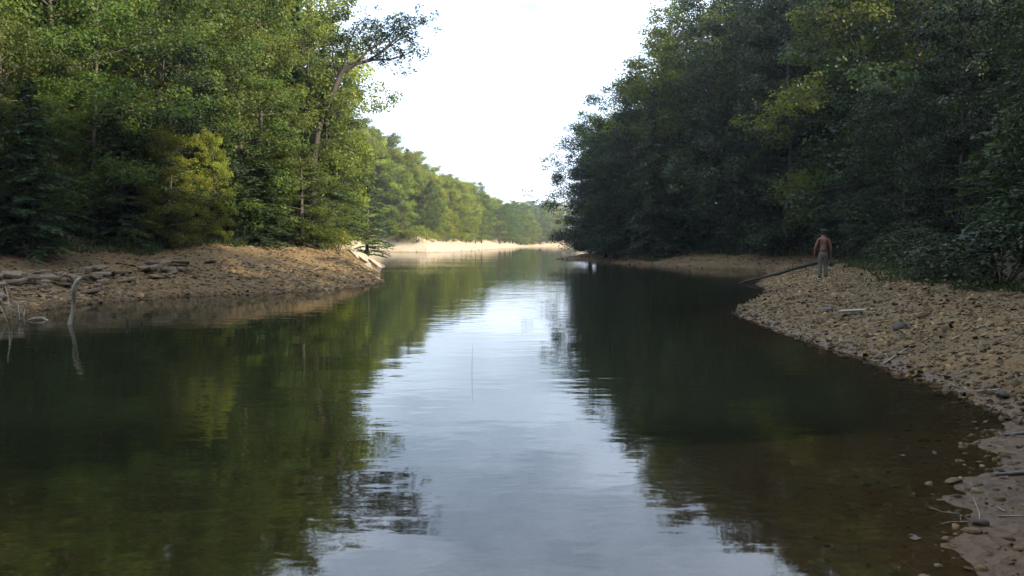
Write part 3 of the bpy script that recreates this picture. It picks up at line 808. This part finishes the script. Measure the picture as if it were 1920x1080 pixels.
# layered ledge on the left bank
ledge = empty('rock_ledge', (*at(280, 545), 0.0))
tag(ledge, 'dark layered shale ledge jutting from the left bank', 'rock ledge')
def slab_mesh(seed):
    g = np.random.default_rng(seed); n = 7
    a = np.linspace(0, 2 * np.pi, n, endpoint=False) + g.uniform(-0.4, 0.4, n); r = g.uniform(0.55, 1.2, n)
    V = np.concatenate([np.stack([np.cos(a) * r * k, np.sin(a) * r * k, np.full(n, z) + g.uniform(-.16, .16, n)], -1) for k, z in ((0.9, -0.5), (1.0, 0.1), (0.93, 0.5))])
    F = [list(range(2 * n, 3 * n)), list(range(n))[::-1]] + [[i * n + k, i * n + (k + 1) % n, (i + 1) * n + (k + 1) % n, (i + 1) * n + k] for i in range(2) for k in range(n)]
    return mesh_from('slab', V, F, M['slab'])
SLABS = [slab_mesh(820 + k) for k in range(7)]
gl_ = np.random.default_rng(84)
FR = FRONT[:-3]
def along_front(t, s):
    """point at fraction t of the left waterline, s metres up the bank"""
    seg = np.diff(FR, axis=0); L = np.hypot(seg[:, 0], seg[:, 1]); q = t * L.sum(); i = 0
    while i < len(L) - 1 and q > L[i]: q -= L[i]; i += 1
    d = seg[i] / L[i]; p = FR[i] + d * q; nrm = np.array([d[1], -d[0]])
    if shore_dist(*(p + nrm * 0.5))[0] < 0: nrm = -nrm
    return p + nrm * s, math.atan2(d[1], d[0])
for k in range(260):
    c_ = [0.45, 0.52, 0.60, 0.66, 0.74, 0.80, 0.88, 0.95][gl_.integers(0, 8)]
    t = min(0.985, c_ + gl_.normal(0, 0.03)); row = gl_.choice([0, 1, 2], p=[.6, .28, .12])
    s = [2.2, 2.9, 1.3][row] + 0.5 * math.sin(c_ * 31) + gl_.normal(0, 0.16)
    p, an = along_front(t, s)
    o = obj('stone_slab', SLABS[gl_.integers(0, 7)], ledge)
    o.location = Vector((p[0], p[1], ground_z(p[0], p[1]) + gl_.uniform(-0.05, 0.16) + 0.07 * (row == 0))) - ledge.location
    b_ = 0.10 + 0.34 * gl_.random() ** 2
    o.scale = (b_ * gl_.uniform(0.9, 1.5), b_ * gl_.uniform(0.6, 1.0), gl_.uniform(0.05, 0.13))
    o.rotation_euler = (gl_.normal(0, 0.17), gl_.normal(0, 0.13), an + gl_.normal(0, 0.7))

# pale sunlit slabs behind the left point
for k, (pa, pb, Y, w, t) in enumerate([((664, 462), (692, 487), 57, .26, .16), ((690, 484), (713, 503), 58, .3, .2), ((672, 458), (700, 478), 61, .3, .16),
                                       ((656, 468), (674, 486), 54, .2, .12), ((684, 494), (698, 504), 55, .2, .14)]):
    a, b = at_y(*pa, Y), at_y(*pb, Y - 1.0); mid = (a + b) / 2; d = b - a
    zg = ground_z(mid.x, mid.y)
    o = obj('rock_slab', mesh_from('rock_slab', np.array([tuple(v.co) for v in SLABS[k].vertices]), [list(p.vertices) for p in SLABS[k].polygons], M['pale_rock']))
    o.location = (mid.x, mid.y, max(mid.z, zg + 0.03) if mid.z - zg < 0.35 else zg + 0.2)
    o.scale = (d.length / 2 * 1.12, w, t); o.rotation_euler = (0.15 * (-1) ** k, math.atan2(-d.z, math.hypot(d.x, d.y)), math.atan2(d.y, d.x))
    tag(o, ['long pale sunlit rock slab against the bright bush', 'broad pale slab dipping into the water behind the left point', 'pale slab lying furthest up the sunlit shore',
            'narrow pale slab on the shadow edge of the left point', 'short pale slab beside a dark hollow at the waterline'][k], 'rock')

# ------------------------------------------------------------------ driftwood, snags and sticks
def stick(name, pts, rad, mat, label, cat, group=None, extra=None, sides=7):
    base = Vector(pts[0]); e = empty(name, base)
    g = Geo(); g.tube([Vector(p) - base for p in pts], rad, sides)
    obj('stem', g.build(name, M[mat]), e)
    for ps, rs in (extra or []):
        g = Geo(); g.tube([Vector(p) - base for p in ps], rs, 5); obj('branch', g.build(name + '_branch', M[mat]), e)
    return tag(e, label, cat, group)
def W(px, py, y, z=None):
    return at_y(px, py, y)
yb = at(132, 608)[1]
stick('dead_snag', [W(129, 625, yb), W(131, 606, yb), W(136, 584, yb + .08), W(139, 565, yb + .08), W(138, 552, yb), W(140, 538, yb), W(145, 527, yb), W(151, 519, yb)],
      [.055, .05, .04, .046, .07, .058, .05, .022], 'driftwood', 'bleached broken snag leaning out of the shallow water', 'snag', None,
      [([W(141, 532, yb), W(147, 524, yb), W(154, 522, yb)], [.03, .022, .01])], 9)
yb = at(75, 600)[1]
stick('curved_branch', [W(46, 603, yb - .2), W(62, 597, yb - .1), W(80, 597, yb), W(91, 602, yb), W(95, 610, yb - .1), W(92, 622, yb - .2)], [.012, .02, .026, .028, .026, .02],
      'driftwood', 'thin bowed dead branch arching over the water', 'branch', None, [([W(62, 597, yb - .1), W(70, 593, yb), W(86, 595, yb + .2)], [.01, .01, .006])])
for k, (px, p0, p1, r) in enumerate([(238, 592, 612, .035), (264, 590, 606, .022)]):
    yb = at(px, 609 - 3 * k)[1]
    stick('dead_stub', [W(px, p1 + 12, yb), W(px + 1, (p0 + p1) / 2, yb), W(px - 2, p0, yb)], [r, r, r * .8], 'wet_wood',
          ['thick black wooden stub standing in the shallows', 'thin black curved stub standing in the shallows'][k], 'stub')
g_ = np.random.default_rng(90)
for k, (pa, pb, pc) in enumerate([((18, 615), (8, 590), (-4, 566)), ((21, 618), (20, 580), (10, 536)), ((37, 612), (36, 590), (34, 570)), ((44, 606), (45, 592), (46, 580)), ((6, 612), (16, 580), (15, 548))]):
    yb = at(pa[0], pa[1] - 12)[1]
    stick('dead_twig', [W(pa[0], pa[1], yb), W(*pb, yb), W(*pc, yb + .1)], [.016, .013, .006], 'driftwood', 'thin pale dead twig standing in the corner of the shallows', 'twig', 'dead twigs in the shallows',
          [([W(*pb, yb), W(pb[0] + 7 * (-1) ** k, pb[1] - 16, yb + .1)], [.008, .003])], 5)
xl, yl = at(1380, 531)
xt, yt = 14.3, 41.2
zt = ground_z(xt, yt)
lp = [Vector((xl, yl, -0.06)).lerp(Vector((xt, yt, max(zt, .75) + .16)), q) for q in np.linspace(-0.02, 1, 7)]
for i, p in enumerate(lp): p.z += 0.02 * math.sin(i * 1.7); p.y += 0.04 * math.sin(i * 1.3)
stick('fallen_log', lp, [.028, .055, .052, .078, .068, .09, .082], 'bark_dark', 'dark fallen trunk sloping from the gravel point down into the cove', 'log', None,
      [([lp[1], lp[1] + Vector((.12, -.1, -.25))], [.025, .015]), ([lp[5], lp[5] + Vector((-.1, -.3, -.5)), lp[5] + Vector((-.2, -.4, -.8))], [.04, .03, .02]),
       ([lp[4], lp[4] + Vector((.1, .2, .4)), lp[4] + Vector((.3, .3, .6))], [.03, .02, .008])], 9)
def lying(name, px, py, ln, az, r, mat, label, cat):
    x, y = at(px, py); x, y = at(px, py, ground_z(x, y)); pts = []
    for q in np.linspace(0, 1, 5):
        xx, yy = x + math.cos(az) * ln * q, y + math.sin(az) * ln * q
        pts.append((xx, yy, max(ground_z(xx, yy), -0.01) + r * 0.8))
    stick(name, pts, [r * .6, r, r, r * .95, r * .7], mat, label, cat)
lying('grey_stick', 1879, 818, 1.3, 0.12, .016, 'grey_stick', 'thin grey stick lying on mud where the beach meets the gravel', 'stick')
lying('grey_stick', 1866, 893, 1.2, 0.06, .018, 'grey_stick', 'thick grey stick lying on the bare brown beach', 'stick')
lying('stick', 1655, 640, 0.8, 0.7, .018, 'driftwood', 'short pale stick lying among chips on the gravel point', 'stick')
x, y = at(885, 702)
stick('dead_reed', [(x, y, -0.6), (x, y, 0.15), (x + .01, y, 0.42)], [.002, .002, .001], 'wet_wood', 'hair thin dead stem standing upright in open water', 'reed', None, None, 5)

def rock_mesh(seed, mat):
    import bmesh
    g = np.random.default_rng(seed); bm = bmesh.new(); bmesh.ops.create_icosphere(bm, subdivisions=3, radius=1.0)
    cuts = [(Vector(g.normal(0, 1, 3)).normalized(), g.uniform(0.55, 0.85)) for _ in range(9)]
    for v in bm.verts:
        for nrm, d in cuts:
            q = v.co.dot(nrm) - d
            if q > 0: v.co -= nrm * q * 0.85
        v.co *= 1 + 0.06 * float(fbm(np.array(v.co.x * 2.3 + seed), np.array(v.co.y * 2.3 + v.co.z * 1.7), seed, 3))
    me = bpy.data.meshes.new('rock'); bm.to_mesh(me); bm.free(); me.materials.append(M[mat])
    me.polygons.foreach_set('use_smooth', np.ones(len(me.polygons), bool))
    ca = me.color_attributes.new('tint', 'FLOAT_COLOR', 'POINT'); ca.data.foreach_set('color', np.ones(len(me.vertices) * 4, np.float32))
    return me
ROCKS = [rock_mesh(840 + k, 'shale') for k in range(8)]
def solo(name, px, py, zg, mesh, mat, scale, rz, label, cat, sink=0.1):
    x, y = at(px, py, zg)
    for _ in range(6): x, y = at(px, py, ground_z(x, y))
    me = mesh.copy(); me.materials.clear(); me.materials.append(M[mat])
    o = obj(name, me, None, (x, y, ground_z(x, y) + scale[2] * (0.35 - sink)))
    o.scale = scale; o.rotation_euler = (0.08, -0.06, rz); tag(o, label, cat); return o
solo('boulder', 1692, 582, .6, ROCKS[1], 'dark_rock', (.18, .12, .10), .3, 'dark lumpy rock high on the gravel point', 'rock')
solo('boulder', 1728, 590, .6, ROCKS[3], 'shale', (.24, .11, .07), .5, 'tilted flat brown slab beside the dark lumpy rock', 'rock')
solo('boulder', 1553, 562, .5, ROCKS[4], 'mauve_rock', (.15, .10, .10), 1.0, 'mauve grey stone on the gravel point below the person', 'rock')
solo('boulder', 1596, 486, .8, ROCKS[5], 'pale_rock', (.26, .18, .26), .2, 'whitish stone among weeds beside the person', 'rock')
solo('boulder', 1838, 984, .05, ROCKS[2], 'dark_rock', (.06, .045, .03), .1, 'small dark stone embedded in the muddy beach', 'rock')
solo('boulder', 1788, 905, .02, ROCKS[6], 'shale', (.08, .05, .03), .5, 'flat stone at the edge of the muddy beach', 'rock')
solo('boulder', 1880, 748, .05, ROCKS[7], 'dark_rock', (.11, .08, .06), .9, 'dark wet stone where gravel meets the inlet', 'rock')
# weathered board
x, y = at(1612, 567, .6)
for _ in range(6): x, y = at(1612, 567, ground_z(x, y))
bv = np.array([(-.42, -.09, 0), (.40, -.10, 0), (.43, .07, 0), (-.40, .09, 0), (-.42, -.09, .03), (.40, -.10, .03), (.43, .07, .03), (-.40, .09, .03)])
o = obj('driftwood_board', mesh_from('board', bv, [[0, 3, 2, 1], [4, 5, 6, 7], [0, 1, 5, 4], [1, 2, 6, 5], [2, 3, 7, 6], [3, 0, 4, 7]], M['board']), None, (x, y, ground_z(x, y) + .03))
o.rotation_euler = (0.06, -0.04, 0.12); tag(o, 'short weathered plank lying on the gravel point', 'plank')
# fallen leaves
g = np.random.default_rng(95); n = 480
X = g.uniform(1.5, 7.5, n); Y = g.uniform(3.6, 14, n); Z, S = terrain(X, Y); k_ = (S > -1.6) & (S < 4); X, Y, Z = X[k_], Y[k_], Z[k_]; n = len(X)
a = g.uniform(0, 6.28, n)
v, f = leaf_quads(np.stack([X, Y, np.where(Z > -0.0, Z, np.where((g.random(n) < 0.25) & (Z > -0.03), 0.0, Z)) + 0.012], -1), np.stack([np.cos(a), np.sin(a), g.normal(0, .12, n)], -1),
                  np.stack([g.normal(0, .2, n), g.normal(0, .2, n), np.ones(n)], -1), g.uniform(.05, .11, n), g.uniform(.03, .06, n))
tag(obj('fallen_leaves', mesh_from('fallen_leaves', v, f, M['dead_leaf'], tint_cols(g, n, g.uniform(.5, 1.4, n), .05))), 'brown fallen leaves on the muddy beach and in the shallows', None, None, 'stuff')

# dead twigs and sticks washed up along the banks
def litter_twigs(label, x0, x1, y0, y1, cond, n, ln, rr, seed):
    g = np.random.default_rng(seed); G = Geo()
    X = g.uniform(x0, x1, n); Y = g.uniform(y0, y1, n); Z, S = terrain(X, Y)
    for x, y, z, s in zip(X, Y, Z, S):
        if not cond(x, y, s): continue
        a = g.uniform(0, 6.28); l = g.uniform(*ln); b = a + g.normal(0, 0.35); r = g.uniform(*rr)
        x1_, y1_ = x + math.cos(a) * l * .5, y + math.sin(a) * l * .5; x2, y2 = x1_ + math.cos(b) * l * .5, y1_ + math.sin(b) * l * .5
        z2 = ground_z(x2, y2); z1 = ground_z(x1_, y1_)
        G.tube([(x, y, z + r), (x1_, y1_, max(z1, (z + z2) / 2) + r * 2), (x2, y2, z2 + r + (g.random() < .25) * l * .25)], [r, r * .8, r * .35], 4, False)
    tag(obj('dead_twigs', G.build('dead_twigs', M['driftwood'])), label, None, None, 'stuff')
litter_twigs('fine dead twigs littering the left bank', -24, -6, 20, 50, lambda x, y, s: 0.1 < s < 8, 420, (0.3, 1.2), (.006, .016), 96)
litter_twigs('fine dead twigs littering the gravel point', 5, 14, 8.5, 30, lambda x, y, s: 0.1 < s < 6, 260, (0.15, 0.7), (.003, .009), 97)
litter_twigs('fine dead twigs on the muddy beach', 1.8, 6, 3.8, 9, lambda x, y, s: -0.3 < s < 3, 60, (0.08, 0.4), (.002, .006), 98)

# ------------------------------------------------------------------ person
def plain(name, c, rough=0.8, c2=None):
    return rough_mat(name, c, c2 or tuple(v * 1.35 for v in c), 12, rough, 0.15)
M['skin'] = plain('sunburnt_skin', (0.17, 0.078, 0.052), 0.6)
M['trousers'] = plain('trousers', (0.10, 0.095, 0.078))
M['cap'] = plain('cap_cloth', (0.022, 0.018, 0.018))
M['brim'] = plain('cap_brim', (0.34, 0.36, 0.36))
M['hair'] = plain('hair', (0.03, 0.018, 0.012))
M['shoe'] = plain('shoe', (0.03, 0.03, 0.03))
M['sole'] = plain('sandal', (0.42, 0.40, 0.36))
M['bag'] = plain('bag_cloth', (0.016, 0.028, 0.032))
def skinned(name, verts, edges, mat, parent, level=2):
    me = bpy.data.meshes.new(name); me.from_pydata([v[0] for v in verts], edges, [])
    o = bpy.data.objects.new(name, me); COL.objects.link(o)
    md = o.modifiers.new('skin', 'SKIN'); md.use_smooth_shade = True
    sv = me.skin_vertices[0].data
    for i, v in enumerate(verts): sv[i].radius = v[1]; sv[i].use_root = (i == 0)
    o.modifiers.new('sub', 'SUBSURF').levels = level
    o.modifiers['sub'].render_levels = level
    bpy.context.view_layer.update()
    ev = o.evaluated_get(bpy.context.evaluated_depsgraph_get())
    m2 = bpy.data.meshes.new_from_object(ev); m2.materials.clear(); m2.materials.append(mat)
    bpy.data.objects.remove(o); bpy.data.meshes.remove(me)
    return obj(name, m2, parent)
px_, py_ = 1543, 514
x, y = at(px_, py_, .6)
for _ in range(8): x, y = at(px_, py_, ground_z(x, y))
print('PERSON', x, y, ground_z(x, y), 'height px', 1.77 * FPX / y)
man = empty('person', (x, y, ground_z(x, y) + 0.02)); man.rotation_euler = (0, 0, R(-8))
tag(man, 'bare backed person in olive grey trousers and dark cap seen from behind', 'person')
V = [((0, 0, .96), (.132, .098)), ((.01, .01, 1.10), (.118, .088)), ((.012, 0, 1.27), (.150, .100)), ((.008, -.005, 1.41), (.130, .082)), ((0, .015, 1.50), (.058, .058)),
     ((0, .045, 1.58), (.072, .085)), ((0, .055, 1.66), (.080, .098)), ((0, .05, 1.72), (.060, .075)), ((0, .15, 1.60), (.018, .018))]
Ed = [(0, 1), (1, 2), (2, 3), (3, 4), (4, 5), (5, 6), (6, 7), (5, 8)]
def add(p, r, parent):
    V.append((p, r if isinstance(r, tuple) else (r, r))); Ed.append((parent, len(V) - 1)); return len(V) - 1
for sx in (-1, 1):
    sh = add((sx * .175, -.01, 1.405 - .012 * sx), .056, 3)
    el = add((sx * (.275 if sx < 0 else .255), -.04, 1.13), .043, sh)
    wr = add((sx * (.295 if sx < 0 else .265), .05, .90), .029, el)
    pa = add((sx * (.295 if sx < 0 else .265), .075, .82), (.022, .036), wr)
    for q in range(4):
        f1 = add((sx * .285, .045 + .022 * q, .765 - .004 * (q in (1, 2))), .0095, pa)
        f2 = add((sx * .278, .050 + .020 * q, .722 - .010 * (q in (1, 2))), .0085, f1)
    t1 = add((sx * .262, .115, .84), .011, wr); t2 = add((sx * .250, .135, .80), .0095, t1)
    ea = add((sx * .082, .035, 1.615), .014, 5)
    f_ = .06 * (sx > 0); hp = add((sx * .08, .0, .90), .080, 0); kn = add((sx * .098, .03 + f_, .50), .048, hp); an = add((sx * .106, f_, .12), .032, kn); ft = add((sx * .112, .11 + f_, .045), .028, an)
skinned('body', V, Ed, M['skin'], man)
V = [((0, 0, 1.0), (.140, .106)), ((0, 0, .92), (.150, .115))]; Ed = [(0, 1)]
for sx in (-1, 1):
    f_ = .06 * (sx > 0); h = add((sx * .088, .0, .82), (.098, .100), 1); k1 = add((sx * .098, .03 + f_, .50), .080, h); k2 = add((sx * .106, .0 + f_, .25), .070, k1); add((sx * .108, -.01 + f_, .06), .078, k2)
tr_ = skinned('trousers', V, Ed, M['trousers'], man)
gb = Geo(); gb.tube([(0, 0, .995), (0, 0, 1.025)], [.15, .15], 16, False)
bl = gb.build('belt', M['cap']); bo = obj('belt', bl, tr_); bo.scale = (1, .74, 1)
skinned('hair', [((0, .015, 1.55), (.085, .09)), ((0, .02, 1.63), (.115, .115)), ((0, .03, 1.70), (.11, .115))], [(0, 1), (1, 2)], M['hair'], man)
cp = skinned('cap', [((0, .045, 1.68), (.13, .14)), ((0, .045, 1.74), (.13, .14)), ((0, .04, 1.775), (.08, .09))], [(0, 1), (1, 2)], M['cap'], man)
skinned('brim', [((.05, .10, 1.735), (.10, .02)), ((.13, .20, 1.725), (.10, .018))], [(0, 1)], M['brim'], cp)
for sx in (-1, 1):
    f_ = .06 * (sx > 0)
    so = skinned('shoe', [((sx * .108, -.05, .045), (.045, .045)), ((sx * .115, .08, .045), (.05, .04)), ((sx * .12, .17, .035), (.042, .03))], [(0, 1), (1, 2)], M['shoe'], man)
    skinned('sole', [((sx * .108, -.08, .0), (.052, .016)), ((sx * .12, .20, .0), (.055, .016))], [(0, 1)], M['sole'], so)
# bag hanging from the right hand
hand = man.matrix_basis @ Vector((.29, .075, .78))
bag = empty('shoulder_bag', hand); tag(bag, 'small dark bag hanging from the hand of the person', 'bag')
skinned('bag_body', [((0, 0, -.14), (.055, .07)), ((0, 0, -.24), (.10, .13)), ((0, .0, -.36), (.085, .11))], [(0, 1), (1, 2)], M['bag'], bag)
gb = Geo(); gb.tube([(0, -.06, -.15), (0, -.045, -.03), (0, 0, .02), (0, .045, -.03), (0, .06, -.15)], [.009] * 5, 6); obj('strap', gb.build('strap', M['bag']), bag)

# ------------------------------------------------------------------ haze
def haze_box():
    m, n, l, out = mat_new('haze')
    pv = n.new('ShaderNodeVolumePrincipled'); pv.inputs['Color'].default_value = (0.80, 0.88, 1.0, 1); pv.inputs['Density'].default_value = 0.00028
    pv.inputs['Anisotropy'].default_value = 0.35
    l.new(pv.outputs[0], out.inputs['Volume'])
    a, z0, z1 = 3060.0, -7.2, 75.0
    v = [(x, y, z) for z in (z0, z1) for x, y in ((-a, -a), (a, -a), (a, a), (-a, a))]
    o = obj('haze', mesh_from('haze', v, [[0, 3, 2, 1], [4, 5, 6, 7], [0, 1, 5, 4], [1, 2, 6, 5], [2, 3, 7, 6], [3, 0, 4, 7]], m))
    tag(o, 'thin bluish summer haze over the lake', None, None, 'stuff')
haze_box()
